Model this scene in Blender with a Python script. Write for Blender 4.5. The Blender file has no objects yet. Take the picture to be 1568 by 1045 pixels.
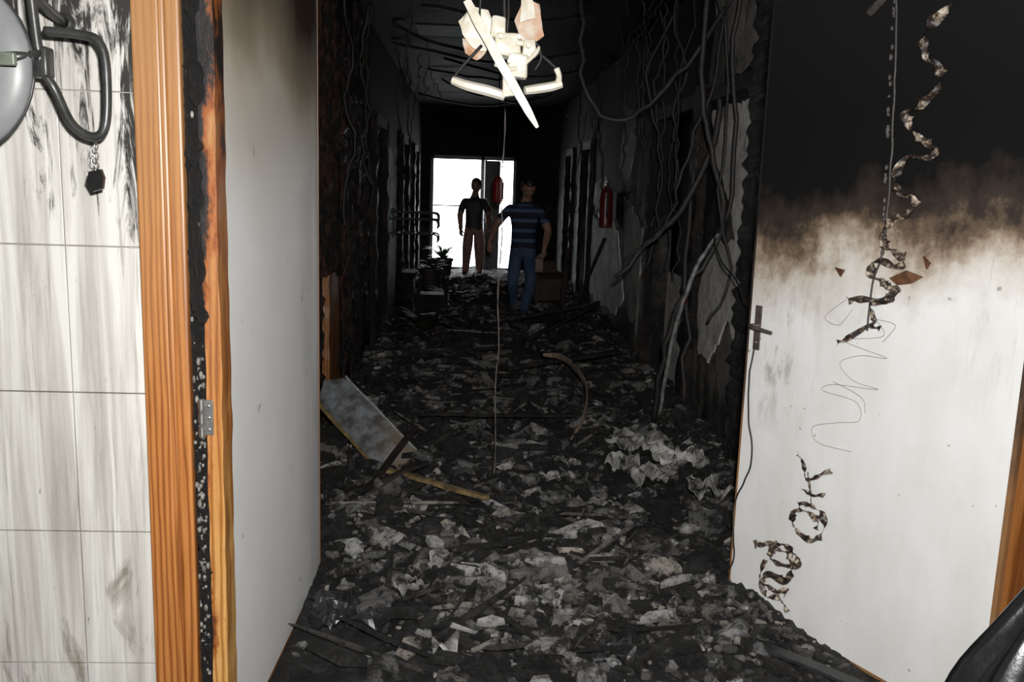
import bpy, bmesh, math, random
import numpy as np
from mathutils import Vector, Matrix, noise
random.seed(7)
S=bpy.context.scene

# ------------------------------------------------------------------ helpers
class G:
    def __init__(s,name):
        s.m=bpy.data.materials.new(name); s.m.use_nodes=True
        s.nt=s.m.node_tree; s.b=s.nt.nodes['Principled BSDF']
        s.tc=s.nt.nodes.new('ShaderNodeTexCoord').outputs['Object']
    def _s(s,sock,v):
        if isinstance(v,bpy.types.NodeSocket): s.nt.links.new(v,sock)
        else:
            if hasattr(sock,'default_value') and hasattr(sock.default_value,'__len__') and isinstance(v,(tuple,list)) and len(v)==3 and len(sock.default_value)==4: v=(*v,1)
            sock.default_value=v
    def n(s,t,ins={},**pr):
        nd=s.nt.nodes.new('ShaderNode'+t)
        for k,v in pr.items(): setattr(nd,k,v)
        for k,v in ins.items(): s._s(nd.inputs[k],v)
        return nd
    def map(s,sc=(1,1,1),loc=(0,0,0),rot=(0,0,0)):
        return s.n('Mapping',{'Vector':s.tc,'Scale':sc,'Location':loc,'Rotation':rot}).outputs[0]
    def noise(s,scale,detail=6,rough=.6,vec=None,dist=0):
        return s.n('TexNoise',{'Vector':vec or s.tc,'Scale':scale,'Detail':detail,'Roughness':rough,'Distortion':dist}).outputs['Fac']
    def ramp(s,f,stops,interp='LINEAR'):
        nd=s.n('ValToRGB',{'Fac':f}); cr=nd.color_ramp; cr.interpolation=interp
        while len(cr.elements)<len(stops): cr.elements.new(.5)
        for e,(p,c) in zip(cr.elements,stops):
            e.position=p; e.color=(*c,1) if isinstance(c,(tuple,list)) else (c,c,c,1)
        return nd.outputs[0]
    def mix(s,f,a,b,bt='MIX'):
        nd=s.nt.nodes.new('ShaderNodeMix'); nd.data_type='RGBA'; nd.blend_type=bt
        s._s(nd.inputs[0],f); s._s(nd.inputs[6],a); s._s(nd.inputs[7],b); return nd.outputs[2]
    def math(s,op,a,b=0.,c=None,clamp=False):
        nd=s.n('Math',operation=op,use_clamp=clamp); s._s(nd.inputs[0],a); s._s(nd.inputs[1],b)
        if c is not None: s._s(nd.inputs[2],c)
        return nd.outputs[0]
    def mr(s,v,a,b,c=0.,d=1.):
        return s.n('MapRange',{'Value':v,'From Min':a,'From Max':b,'To Min':c,'To Max':d}).outputs[0]
    def xyz(s):
        return s.n('SeparateXYZ',{0:s.tc}).outputs
    def bump(s,h,st=.5,d=.01):
        s.nt.links.new(s.n('Bump',{'Height':h,'Strength':st,'Distance':d}).outputs[0],s.b.inputs['Normal'])
    def fin(s,col=None,rough=None,**k):
        if col is not None: s._s(s.b.inputs['Base Color'],col)
        if rough is not None: s._s(s.b.inputs['Roughness'],rough)
        for kk,v in k.items(): s._s(s.b.inputs[kk.replace('_',' ')],v)
        return s.m

def simple(name,a,b=None,scale=20,rough=.6,bump=.3,bd=.003,**k):
    g=G(name); b=b or tuple(c*.6 for c in a)
    nz=g.noise(scale); g.bump(nz,bump,bd)
    return g.fin(g.mix(g.ramp(nz,[(.35,0),(.65,1)]),a,b),rough,**k)

def obj(name,V,F,mats,parent=None,smooth=False,midx=None):
    me=bpy.data.meshes.new(name); me.from_pydata([tuple(v) for v in V],[],F)
    for m in (mats if isinstance(mats,(list,tuple)) else [mats]): me.materials.append(m)
    if midx is not None: me.polygons.foreach_set('material_index',midx)
    if smooth: me.polygons.foreach_set('use_smooth',[True]*len(me.polygons))
    me.update()
    o=bpy.data.objects.new(name,me); S.collection.objects.link(o)
    if parent: o.parent=parent
    return o
def empty(name,loc=(0,0,0)):
    e=bpy.data.objects.new(name,None); e.location=loc; e.empty_display_size=.1; S.collection.objects.link(e); return e

class MB:
    """mesh builder collecting several shapes into one mesh"""
    def __init__(s): s.V=[];s.F=[];s.M=[]
    def add(s,V,F,mi=0):
        o=len(s.V); s.V+= [Vector(v) for v in V]; s.F+=[tuple(i+o for i in f) for f in F]; s.M+=[mi]*len(F)
    def box(s,a,b,mi=0,bev=0,fn=None,sub=0):
        bm=bmesh.new(); bmesh.ops.create_cube(bm,size=1)
        a=Vector(a);b=Vector(b);c=(a+b)/2;d=b-a
        for v in bm.verts: v.co=Vector((v.co.x*d.x,v.co.y*d.y,v.co.z*d.z))+c
        if bev: bmesh.ops.bevel(bm,geom=bm.edges[:],offset=bev,segments=2,affect='EDGES',profile=.5)
        if sub: bmesh.ops.subdivide_edges(bm,edges=bm.edges[:],cuts=sub,use_grid_fill=True)
        if fn:
            for v in bm.verts: v.co=fn(v.co)
        s.bm(bm,mi)
    def bm(s,bm,mi=0,M=None):
        bm.verts.ensure_lookup_table(); bm.verts.index_update()
        V=[(M@v.co if M else v.co.copy()) for v in bm.verts]; F=[[v.index for v in f.verts] for f in bm.faces]
        s.add(V,F,mi); bm.free()
    def rough_post(s,a,b,amp=.012,seg=.07,mi=0,fs=9):
        a=Vector(a);b=Vector(b);n=max(3,int((b.z-a.z)/seg)); V=[];F=[]
        prof=[(0,0),(.5,0),(1,0),(1,.5),(1,1),(.5,1),(0,1),(0,.5)]
        for i in range(n+1):
            z=a.z+(b.z-a.z)*i/n
            for (u,w) in prof:
                p=Vector((a.x+(b.x-a.x)*u,a.y+(b.y-a.y)*w,z)); q=noise.noise_vector(p*fs)
                p+=Vector((q.x,q.y,0))*amp*2; V.append(p)
        for i in range(n):
            for j in range(8):
                k=(j+1)%8; F.append((i*8+j,i*8+k,(i+1)*8+k,(i+1)*8+j))
        F.append(tuple(range(7,-1,-1)));F.append(tuple(n*8+j for j in range(8)))
        s.add(V,F,mi)
    def tube(s,pts,r,seg=8,sm=4,mi=0,flat=1.0,jit=0):
        P=[Vector(p) for p in pts]
        R=list(r) if isinstance(r,(list,tuple)) else [r]*len(P)
        if sm>1 and len(P)>2:
            Q=[];RR=[]
            for i in range(len(P)-1):
                p0=P[max(i-1,0)];p1=P[i];p2=P[i+1];p3=P[min(i+2,len(P)-1)]
                for k in range(sm):
                    t=k/sm
                    Q.append(.5*((2*p1)+(p2-p0)*t+(2*p0-5*p1+4*p2-p3)*t*t+(3*p1-p0-3*p2+p3)*t**3))
                    RR.append(R[i]*(1-t)+R[i+1]*t)
            Q.append(P[-1]);RR.append(R[-1]); P=Q;R=RR
        if jit: P=[p+noise.noise_vector(p*14)*jit for p in P]
        V=[];F=[];up=Vector((0,0,1)); t0=(P[1]-P[0]).normalized()
        if abs(t0.z)>.9: up=Vector((1,0,0))
        nrm=(up-t0*up.dot(t0)).normalized()
        for i,p in enumerate(P):
            t=(P[min(i+1,len(P)-1)]-P[max(i-1,0)]).normalized()
            nrm=(nrm-t*nrm.dot(t))
            if nrm.length<1e-5: nrm=t.orthogonal()
            nrm.normalize(); bn=t.cross(nrm)
            for j in range(seg):
                a=2*math.pi*j/seg+(math.pi/4 if seg==4 else 0)
                V.append(p+(nrm*math.cos(a)+bn*math.sin(a)*flat)*R[i])
        for i in range(len(P)-1):
            for j in range(seg):
                k=(j+1)%seg; F.append((i*seg+j,i*seg+k,(i+1)*seg+k,(i+1)*seg+j))
        F.append(tuple(range(seg-1,-1,-1)));F.append(tuple((len(P)-1)*seg+j for j in range(seg)))
        s.add(V,F,mi)
    def ball(s,c,r,mi=0,u=14,v=10,fn=None,M=None):
        bm=bmesh.new(); bmesh.ops.create_uvsphere(bm,u_segments=u,v_segments=v,radius=1)
        r=Vector(r if isinstance(r,(tuple,list)) else (r,r,r))
        for q in bm.verts:
            co=q.co.copy(); q.co=Vector((co.x*r.x,co.y*r.y,co.z*r.z))
            if fn: q.co=fn(q.co)
            if M: q.co=M@q.co
            q.co+=Vector(c)
        s.bm(bm,mi)
    def obj(s,name,mats,parent=None,smooth=False):
        return obj(name,s.V,s.F,mats,parent,smooth,s.M)

# ------------------------------------------------------------------ materials
def m_tile():
    g=G('stained_marble_tile'); x,y,z=g.xyz()
    st=g.noise(1,7,.62,g.map((22,22,1.1)),.6)
    st2=g.noise(1,6,.6,g.map((80,80,2.6)),.4)
    base=g.mix(g.ramp(st,[(.40,0),(.66,1)]),(.60,.59,.55),(.35,.33,.30))
    base=g.mix(g.ramp(st2,[(.56,0),(.74,.8)]),base,(.22,.20,.18))
    hi=g.mr(z,1.25,2.1,0,.24); rt=g.mr(x,-.97,-.80,0,.11)
    d=g.noise(1,9,.72,g.map((18,18,2.4),(3,0,1)),1.5)
    dd=g.math('ADD',d,g.math('ADD',hi,g.math('MULTIPLY',rt,g.mr(z,1.05,1.5))))
    base=g.mix(g.ramp(dd,[(.67,0),(.75,1)]),base,(.03,.028,.025))
    sp=g.noise(1,6,.7,g.map((45,45,6),(7,0,2)),.5)
    base=g.mix(g.ramp(sp,[(.67,0),(.71,.9)]),base,(.07,.06,.05))
    lo=g.noise(1,8,.6,g.map((9,9,3.0),(1,0,5)),.8)
    base=g.mix(g.ramp(g.math('ADD',lo,g.mr(z,.7,.2,0,.10)),[(.65,0),(.75,.8)]),base,(.14,.12,.08))
    g.bump(st,.15,.002)
    return g.fin(base,.35)
def m_wood(name,char=False,dark=1.0):
    g=G(name); x,y,z=g.xyz()
    w=g.n('TexWave',{'Vector':g.map((13,13,.75)),'Scale':1.5,'Distortion':9.,'Detail':3.,'Detail Scale':.8,'Detail Roughness':.6},wave_type='BANDS',bands_direction='X').outputs['Fac']
    fine=g.noise(1,6,.7,g.map((150,150,7)))
    c=g.ramp(w,[(0,(.19*dark,.054*dark,.009*dark)),(.3,(.33*dark,.118*dark,.025*dark)),(1,(.42*dark,.17*dark,.045*dark))])
    c=g.mix(g.mr(z,1.0,1.9,0,.75),c,(.33*dark,.185*dark,.08*dark))
    c=g.mix(g.math('MULTIPLY',g.ramp(fine,[(.4,0),(.7,1)]),.4),c,(.20*dark,.07*dark,.018*dark))
    if char:
        c=g.mix(g.mr(z,1.2,.5,0,.7),c,g.mix(g.ramp(w,[(.2,0),(.6,1)]),(.36,.17,.04),(.56,.33,.11)))
        cn=g.noise(9,9,.72,g.map((1,1,.45)))
        f=g.math('ADD',cn,g.math('ADD',g.mr(z,.9,1.9,-.16,.10),g.mr(x,-.635,-.655,-.04,.10)))
        c=g.mix(g.ramp(f,[(.40,0),(.50,1)]),c,(.26,.075,.016))
        c=g.mix(g.ramp(f,[(.49,0),(.58,1)]),c,(.010,.008,.008))
        g.bump(cn,.8,.01)
    else: g.bump(w,.08,.002)
    return g.fin(c,.42 if not char else .5,**({'Specular_IOR_Level':.25} if char else {}))
def m_char(name,tint=(.05,.032,.024),lo=(.006,.006,.006),sc=8,hl=.0,bs=1.,spec=.35):
    g=G(name)
    a=g.noise(sc,10,.7,g.map((1,1,.35))); b=g.noise(sc*5,8,.7)
    c=g.mix(g.ramp(a,[(.45,0),(.7,1)]),lo,tint)
    c=g.mix(g.math('MULTIPLY',g.ramp(b,[(.58,0),(.72,1)]),hl),c,(.22,.20,.18))  # pale flecks: glints on the char, painted into its colour
    h=g.math('ADD',a,g.math('MULTIPLY',b,.4)); g.bump(h,bs,.03)
    return g.fin(c,.62,**{'Specular_IOR_Level':spec})
def m_lip():
    g=G('door_lipping_wood'); x,y,z=g.xyz(); a=g.noise(12,6,.6,g.map((1,1,.4)))
    f=g.math('ADD',z,g.mr(a,.3,.7,-.3,.3))
    c=g.mix(g.mr(f,.55,1.1),(.26,.13,.05),(.05,.03,.02)); c=g.mix(g.mr(f,1.1,1.5),c,(.008,.008,.008)); return g.fin(c,.6)
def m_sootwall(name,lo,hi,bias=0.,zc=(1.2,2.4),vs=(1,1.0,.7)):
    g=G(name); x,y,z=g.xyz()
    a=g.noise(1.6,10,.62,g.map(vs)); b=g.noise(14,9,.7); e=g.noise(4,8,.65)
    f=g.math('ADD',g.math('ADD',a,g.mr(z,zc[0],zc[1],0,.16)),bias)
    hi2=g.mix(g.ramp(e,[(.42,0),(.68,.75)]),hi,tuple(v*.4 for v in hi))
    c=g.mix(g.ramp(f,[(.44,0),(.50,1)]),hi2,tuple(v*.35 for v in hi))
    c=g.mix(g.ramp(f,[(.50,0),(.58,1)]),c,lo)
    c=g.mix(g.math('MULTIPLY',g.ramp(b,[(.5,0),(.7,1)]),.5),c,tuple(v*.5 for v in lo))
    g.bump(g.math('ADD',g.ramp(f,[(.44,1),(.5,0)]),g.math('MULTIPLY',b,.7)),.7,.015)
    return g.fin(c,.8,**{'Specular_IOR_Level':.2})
def m_leaf_right():
    g=G('door_paint_sooted_right'); x,y,z=g.xyz()
    n1=g.noise(3.0,9,.7); n2=g.noise(70,4,.6); sp=g.noise(24,3,.5); n3=g.noise(1,6,.6,g.map((9,9,1.8)))
    zz=g.math('ADD',g.math('ADD',g.math('ADD',z,g.mr(n1,.3,.7,-.12,.12)),g.mr(n3,.3,.7,-.035,.035)),g.mr(y,2.5,3.3,-.05,.05))
    white=g.mix(g.ramp(g.noise(5,7,.6,g.map((1,1,.5))),[(.4,0),(.75,1)]),(.82,.82,.80),(.70,.69,.66))
    white=g.mix(g.ramp(sp,[(.73,0),(.76,.7)]),white,(.2,.17,.14))
    sc=g.math('MULTIPLY',g.ramp(g.noise(9,7,.7,g.map((1,1,.35))),[(.50,0),(.60,1)]),g.math('MULTIPLY',g.mr(y,3.0,3.2),g.mr(z,.70,1.0)))
    white=g.mix(g.math('MULTIPLY',sc,.75),white,(.25,.22,.19))
    run=g.math('MULTIPLY',g.ramp(g.noise(1,8,.7,g.map((20,20,2.2),(2,0,0)),1.),[(.56,0),(.68,1)]),g.mr(z,.9,1.45,0,.55))
    white=g.mix(run,white,(.42,.38,.33))
    c=g.mix(g.mr(zz,1.22,1.44),white,(.50,.43,.35))
    c=g.mix(g.mr(zz,1.38,1.50),c,(.20,.14,.09))
    c=g.mix(g.mr(zz,1.46,1.56),c,(.05,.036,.028))
    c=g.mix(g.mr(zz,1.52,1.70),c,(.006,.006,.006))
    c=g.mix(g.math('MULTIPLY',g.mr(z,1.9,2.3),.5),c,(.014,.014,.015))
    g.bump(n2,.12,.001)
    return g.fin(c,g.mr(zz,1.4,1.6,.42,.8),**{'Specular_IOR_Level':g.mr(zz,1.4,1.6,.5,.12)})
def m_leaf_left():
    g=G('door_paint_smoked_left'); x,y,z=g.xyz()
    n1=g.noise(2.0,5,.5); n2=g.noise(12,6,.6)
    f=g.math('ADD',g.math('ADD',z,g.math('MULTIPLY',g.mr(y,2.3,3.5),.12)),g.mr(n1,.3,.7,-.10,.10))
    c=g.mix(g.ramp(g.noise(3,6,.55),[(.35,0),(.8,1)]),(.90,.90,.88),(.82,.83,.82))
    c=g.mix(g.mr(f,1.45,2.05),c,(.44,.37,.27))
    c=g.mix(g.mr(f,1.90,2.32),c,(.04,.028,.02))
    c=g.mix(g.math('MULTIPLY',g.ramp(n2,[(.68,0),(.72,1)]),.55),c,(.25,.2,.15))
    c=g.mix(g.math('MULTIPLY',g.mr(y,3.44,3.50),.4),c,(.1,.09,.08))
    sm=g.math('MULTIPLY',g.ramp(g.noise(1.3,5,.6,g.map((1,1.4,.6),(0,.4,0))),[(.52,0),(.62,1)]),g.mr(y,3.1,3.4,0,.35))
    c=g.mix(sm,c,(.30,.31,.34))
    g.bump(n2,.05,.001)
    return g.fin(c,.38)
def m_rubble(name):
    g=G(name)
    col=g.n('VertexColor',layer_name='Col').outputs[0]
    a=g.noise(10,12,.8); b=g.noise(70,10,.8); d=g.noise(1.7,6,.6); e=g.noise(22,8,.72)
    c=g.mix(g.math('MULTIPLY',g.ramp(b,[(.50,0),(.66,1)]),.30),col,(.30,.29,.275))
    c=g.mix(g.math('MULTIPLY',g.ramp(e,[(.50,0),(.60,1)]),.6),c,(.015,.014,.013))
    c=g.mix(g.ramp(g.math('ADD',a,g.mr(d,.35,.65,.06,-.05)),[(.48,0),(.56,.95)]),c,(.008,.007,.006))
    g.bump(g.math('ADD',g.math('ADD',a,b),e),1.,.02)
    return g.fin(c,.65)
def m_floor():
    g=G('ash_covered_floor')
    a=g.noise(3,10,.68); b=g.noise(30,10,.75)
    c=g.mix(g.ramp(a,[(.4,0),(.68,1)]),(.028,.027,.027),(.085,.083,.082))
    c=g.mix(g.ramp(b,[(.55,0),(.72,.6)]),c,(.17,.165,.16))
    g.bump(b,.5,.006)
    return g.fin(c,.6)
TILE=m_tile(); GROUT=simple('grout',(.42,.40,.37),(.25,.23,.2)); LIP=m_lip()
WOOD=m_wood('varnished_pine'); WOODC=m_wood('scorched_pine',char=True); WOODD=m_wood('smoked_wood',dark=.55)
CHAR=m_char('charred_timber',hl=.25); CHARR=m_char('charred_reddish',(.095,.034,.018),hl=.5,sc=14)
BLACK=m_char('black_soot',(.018,.017,.016),(.004,.004,.004))
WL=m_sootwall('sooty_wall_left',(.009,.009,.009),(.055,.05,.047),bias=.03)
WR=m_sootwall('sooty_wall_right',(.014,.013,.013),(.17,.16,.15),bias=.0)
CEILM=m_char('sooty_ceiling',(.006,.005,.005),(.002,.002,.002),sc=3,spec=.04)
ROOMW=simple('entry_room_paint',(.30,.29,.27),(.22,.21,.2),scale=5)
PLAST=m_sootwall('peeled_plaster_white',(.10,.092,.088),(.68,.66,.63),bias=-.20,zc=(1.9,3.0))
PLASTG=m_sootwall('peeled_plaster_grey',(.05,.048,.045),(.27,.26,.245),bias=-.12,zc=(2,3.2))
DR=m_leaf_right(); DL=m_leaf_left(); RUB=m_rubble('broken_plaster_chips'); FLOOR=m_floor()
STEEL=simple('scratched_steel',(.45,.44,.42),(.25,.24,.23),rough=.35,Metallic=.9)
DARKMET=simple('dark_painted_metal',(.02,.02,.022),(.035,.035,.036),rough=.4)
CABLE=simple('burnt_cable',(.010,.010,.010),(.03,.026,.024),scale=40,rough=.6,bump=.6)
CABLEG=simple('ash_grey_cable',(.26,.27,.26),(.05,.05,.05),scale=22,rough=.6)
MELT=simple('melted_white_plastic',(.80,.77,.68),(.66,.60,.46),scale=16,rough=.35,bump=.6,bd=.005)
MELTO=simple('scorched_plastic',(.50,.24,.11),(.68,.62,.52),scale=12,rough=.5)
RED=simple('red_enamel',(.14,.010,.008),(.07,.006,.006),rough=.4)
BAG=simple('black_plastic_film',(.006,.006,.007),(.01,.01,.011),scale=6,rough=.3,bump=.5,bd=.01)

# ------------------------------------------------------------------ room shell
H=3.1
b=MB(); b.box((-3,-2.2,-.1),(3.2,17.1,0)); b.obj('floor',FLOOR)
b=MB(); b.box((-3,-2.2,H),(3.2,17.1,H+.1)); b.obj('ceiling',CEILM)
b=MB(); b.box((-3.1,-2.3,0),(-3,2.2,H)); b.obj('wall_entry_left',ROOMW)
b=MB(); b.box((3.2,-2.3,0),(3.3,2.2,H)); b.obj('wall_entry_right',ROOMW)
b=MB(); b.box((-3.1,-2.4,0),(3.3,-2.3,H)); b.obj('wall_back',ROOMW)
b=MB(); b.box((-3.1,2.205,0),(-.74,2.33,H)); b.box((-.74,2.205,2.42),(1.67,2.33,H)); b.box((1.67,2.205,0),(3.3,2.33,H))
wf=b.obj('wall_front',GROUT)
b=MB(); tw=.247; th=.365
for r in range(-1,9):
    z0=max(.0,-.025+th*r); z1=min(H,-.025+th*(r+1))
    if z1-z0<.01: continue
    xs=[-.735]; xx=-.985
    while xx>-3.0: xs.append(xx); xx-=tw
    for i in range(len(xs)-1):
        b.box((xs[i+1]+.0012,2.192,z0+.0015),(xs[i]-.0012,2.206,z1-.0015),bev=.0012)
b.obj('wall_tiles',TILE,parent=wf)

def corridor_wall(name,x0,x1,openings,mat,y0=2.33,y1=17.0,top=2.25):
    b=MB(); y=y0
    for (a,c) in openings:
        b.box((x0,y,0),(x1,a,H)); b.box((x0,a,top),(x1,c,H)); y=c
    b.box((x0,y,0),(x1,y1,H)); return b.obj(name,mat)
LX=-1.0; RX=1.6
LO=[(8.9,9.9),(12.2,13.1),(14.6,15.5)]; RO=[(6.35,7.75),(12.1,13.0),(14.3,15.2)]
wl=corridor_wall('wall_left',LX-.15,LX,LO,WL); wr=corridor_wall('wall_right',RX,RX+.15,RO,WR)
b=MB(); b.box((-3.1,2.33,0),(-3.0,17,H)); b.obj('wall_outer_left',BLACK)
b=MB(); b.box((3.2,2.33,0),(3.3,17,H)); b.obj('wall_outer_right',BLACK)
b=MB()
b.box((-3.1,17,0),(-.82,17.15,H)); b.box((.80,17,0),(3.3,17.15,H)); b.box((-.82,17,2.22),(.80,17.15,H))
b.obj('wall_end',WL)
b=MB()
for (x0,x1) in [(-.82,-.76),(.13,.20),(.745,.80)]: b.box((x0,17.02,0),(x1,17.10,2.22),bev=.006)
b.box((-.82,17.02,2.15),(.8,17.1,2.22),bev=.006); b.box((-.76,17.03,.0),(.13,17.09,.12),bev=.006); b.box((.2,17.03,.0),(.745,17.09,.12),bev=.006)
b.box((-.76,17.04,1.27),(.13,17.08,1.295),bev=.005)
b.obj('window_1',simple('grey_aluminium',(.25,.25,.25),(.15,.15,.15)))
b=MB(); b.box((.20,16.4,.02),(.235,16.98,2.14),bev=.004); b.box((.235,16.97,.02),(.50,17.0,2.14),bev=.004); b.tube([(.20,16.5,1.05),(.15,16.5,1.05),(.15,16.62,1.05)],.01,sm=1); b.obj('door_3',simple('grey_door',(.22,.22,.22),(.12,.12,.12),scale=5))
b=MB(); b.box((-12,17.2,-.25),(12,40,-.15)); b.obj('exterior_ground',simple('pale_paving',(.6,.6,.58),(.5,.5,.48),scale=2))

def patch(name,poly,x,side,mat,parent,th=.012,z=0):
    P=[]
    n=len(poly)
    for i in range(n):
        a=Vector((0,*poly[i]));c=Vector((0,*poly[(i+1)%n])); k=max(2,int((c-a).length/.05))
        for j in range(k):
            p=a.lerp(c,j/k); q=noise.noise_vector(p*5+Vector((x,0,0))); q2=noise.noise_vector(p*19)
            P.append(Vector((0,p.y+q.y*.07+q2.y*.03,p.z+q.z*.07+q2.z*.03)))
    m=len(P); V=[Vector((x,p.y,p.z)) for p in P]+[Vector((x+side*th,p.y,p.z)) for p in P]
    F=[tuple(range(m,2*m))]+[(i,(i+1)%m,m+(i+1)%m,m+i) for i in range(m)]
    return obj(name,V,F,mat,parent)
patch('plaster_patch_1',[(6.05,2.18),(5.05,2.18),(5.0,1.6),(4.98,1.2),(5.0,.72),(5.35,.85),(5.75,.5),(6.0,.55),(6.1,.95),(5.8,1.35),(5.3,1.3),(5.55,1.6),(5.9,1.85)],RX,-1,PLAST,wr)
patch('plaster_patch_2',[(6.15,2.9),(5.15,2.95),(5.05,2.38),(6.15,2.36)],RX,-1,PLASTG,wr)
patch('plaster_patch_3',[(9.7,1.15),(10.4,1.45),(10.8,1.8),(11.8,1.7),(11.8,.3),(10.6,.25),(9.6,.3),(9.1,.5)],RX,-1,PLAST,wr)
patch('plaster_patch_4',[(8.3,1.3),(9.4,1.6),(9.2,1.0),(9.0,.45),(8.3,.3)],RX,-1,PLASTG,wr)
patch('plaster_patch_5',[(8.5,2.3),(9.6,2.5),(9.8,1.9),(9.2,1.75),(8.9,2.0)],RX,-1,PLASTG,wr)
patch('plaster_patch_6',[(9.95,2.2),(11.0,2.0),(11.0,1.4),(10.3,1.2),(10.0,1.5)],LX,1,PLASTG,wl)

# charred timber casings in the corridor
b=MB(); b.rough_post((1.50,4.52,0),(1.60,4.93,H),.022,fs=18,seg=.025); b.obj('charred_door_post',m_char('post_char',(.085,.075,.068),hl=.8,sc=16,bs=1.5))  # grey flecks and paler tint put the lit look of ragged char into the colour
b=MB()
b.rough_post((1.53,6.12,0),(1.62,6.33,2.35),.018); b.rough_post((1.53,7.76,0),(1.62,7.9,2.3),.015)
b.box((1.54,4.93,2.22),(1.60,7.9,2.31)); b.obj('trim_1',CHAR)
b=MB(); b.rough_post((1.56,7.92,0),(1.60,8.14,.98),.006); b.obj('trim_2',WOODD)
for i,(a,c) in enumerate(RO[1:]):
    b=MB(); b.rough_post((1.54,a-.14,0),(1.62,a-.01,2.3),.01); b.rough_post((1.54,c+.01,0),(1.62,c+.14,2.3),.01); b.box((1.55,a-.1,2.2),(1.6,c+.1,2.3)); b.obj('trim_%d'%(3+i),CHAR)
for i,(a,c) in enumerate(LO):
    b=MB(); b.rough_post((-1.03,a-.16,0),(-.94,a-.01,2.3),.014); b.rough_post((-1.03,c+.01,0),(-.94,c+.14,2.3),.012); b.box((-1.0,a-.1,2.2),(-.95,c+.1,2.3)); b.obj('trim_%d'%(6+i),CHAR)
b=MB(); y=5.2
while y<8.3:
    w=random.uniform(.05,.16); d=random.uniform(.01,.05); z0=1.0 if 5.8<y<6.5 else random.choice([0,0,.3])
    b.rough_post((LX-.01,y,z0),(LX+d,y+w,random.uniform(2.5,3.1)),.02,mi=0 if y<6.9 and random.random()<.75 else 1,fs=15,seg=.04); y+=w+random.uniform(.01,.07)
b.obj('burnt_wall_panelling',[CHARR,CHAR])
b=MB(); b.rough_post((LX-.01,5.95,0),(LX+.05,6.22,1.0),.005); b.rough_post((LX-.01,6.27,0),(LX+.03,6.5,.95),.005); b.obj('trim_9',m_wood('smoked_wood_left',dark=.75))
b=MB(); b.box((1.70,6.75,.0),(1.73,7.6,.95)); b.obj('scorched_low_panel',PLAST)

# ------------------------------------------------------------------ near door frame, left
b=MB()
b.box((-.80,2.165,0),(-.735,2.195,2.42),bev=.006); b.box((-.737,2.160,0),(-.722,2.195,2.42),bev=.005); b.box((-.724,2.168,0),(-.690,2.2,2.42),bev=.006)
b.box((-.690,2.165,2.42),(1.66,2.2,2.53),bev=.006)
b.obj('trim_10',WOOD)
b=MB(); b.rough_post((-.692,2.19,0),(-.655,2.30,2.42),.005,seg=.015,fs=40)
for i in range(700):
    z=random.uniform(0,2.4); r=random.uniform(.002,.006)
    lightp=.40 if z<1.2 else .06
    b.ball((-.673+random.uniform(-.012,.012),2.184+random.uniform(-.005,.005),z),(r,r,r*random.uniform(.8,2.2)),mi=1 if random.random()<lightp else 0,u=7,v=4)
for i in range(16):
    z=random.uniform(1.25,2.2); b.ball((-.664+random.uniform(-.006,.008),2.176,z),(random.uniform(.010,.02),.012,random.uniform(.02,.06)),u=10,v=9,fn=lambda c:c+noise.noise_vector(c*60+Vector((z,0,0)))*.009)
b.obj('charred_frame_gap_foam',[m_char('gap_char',(.016,.014,.013),hl=.25,sc=30,spec=.5),simple('foam_blobs',(.28,.26,.23),(.06,.055,.05),scale=60)],smooth=True)
b=MB(); b.rough_post((-.656,2.185,0),(-.617,2.27,2.42),.0018,seg=.03,fs=12); b.box((-.617,2.2,2.385),(1.57,2.3,2.42))
b.obj('trim_11',WOODC)
b=MB(); b.tube([(-.664,2.172,.965),(-.664,2.172,1.065)],.007,seg=10,sm=1)
for z in (.98,1.015,1.05): b.tube([(-.664,2.172,z-.012),(-.664,2.172,z+.012)],.0088,seg=12,sm=1)
b.box((-.664,2.178,.97),(-.638,2.1845,1.06),bev=.001)
for z in (.985,1.015,1.045): b.ball((-.648,2.177,z),(.004,.002,.004))
b.obj('door_hinge',STEEL)

# left door leaf, swung a little past square
skew=lambda c:Vector((c.x-.008+(c.y-2.28)*.030,c.y,c.z))
b=MB(); b.box((-.668,2.28,.005),(-.63,3.50,2.36),bev=.003,fn=skew)
d1=b.obj('door_1',DL)
b=MB(); b.box((-.672,3.497,.005),(-.628,3.506,2.36),fn=skew); b.box((-.668,2.30,0),(-.6285,3.5,.012),fn=skew); b.obj('door_edge_lipping',WOODD,parent=d1)

# right door leaf : hinge at (1.57,2.37) far edge at (1.07,3.32)
A=Vector((1.072,3.326,0)); Dr=Vector((.485,-.92,0)).normalized()
Nr=Vector((Dr.y,-Dr.x,0)).normalized()
if Nr.x>0: Nr=-Nr
def LP(s,z,o=0.): return A+Dr*s+Vector((0,0,z))+Nr*o
def leafbox(b,s0,s1,z0,z1,o0,o1,mi=0):
    V=[LP(s,z,o) for s in (s0,s1) for z in (z0,z1) for o in (o0,o1)]
    b.add(V,[(0,1,3,2),(4,6,7,5),(0,4,5,1),(2,3,7,6),(0,2,6,4),(1,5,7,3)],mi)
b=MB(); leafbox(b,.008,1.06,.02,2.30,-.038,0); d2=b.obj('door_2',DR)
b=MB(); leafbox(b,0,.008,.0,2.305,-.040,.002); leafbox(b,.008,1.065,.0,.02,-.040,.002); leafbox(b,.008,1.065,2.30,2.31,-.04,.002); leafbox(b,1.06,1.075,0,2.31,-.04,.001)
b.obj('door_edge_lipping_right',LIP,parent=d2)
b=MB(); b.box((1.592,2.19,0),(1.66,2.44,2.42),bev=.003); b.box((1.61,2.160,0),(1.72,2.19,2.42),bev=.006); b.obj('trim_12',WOOD)
b=MB(); leafbox(b,.035,.065,1.03,1.20,0,.006)
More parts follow.
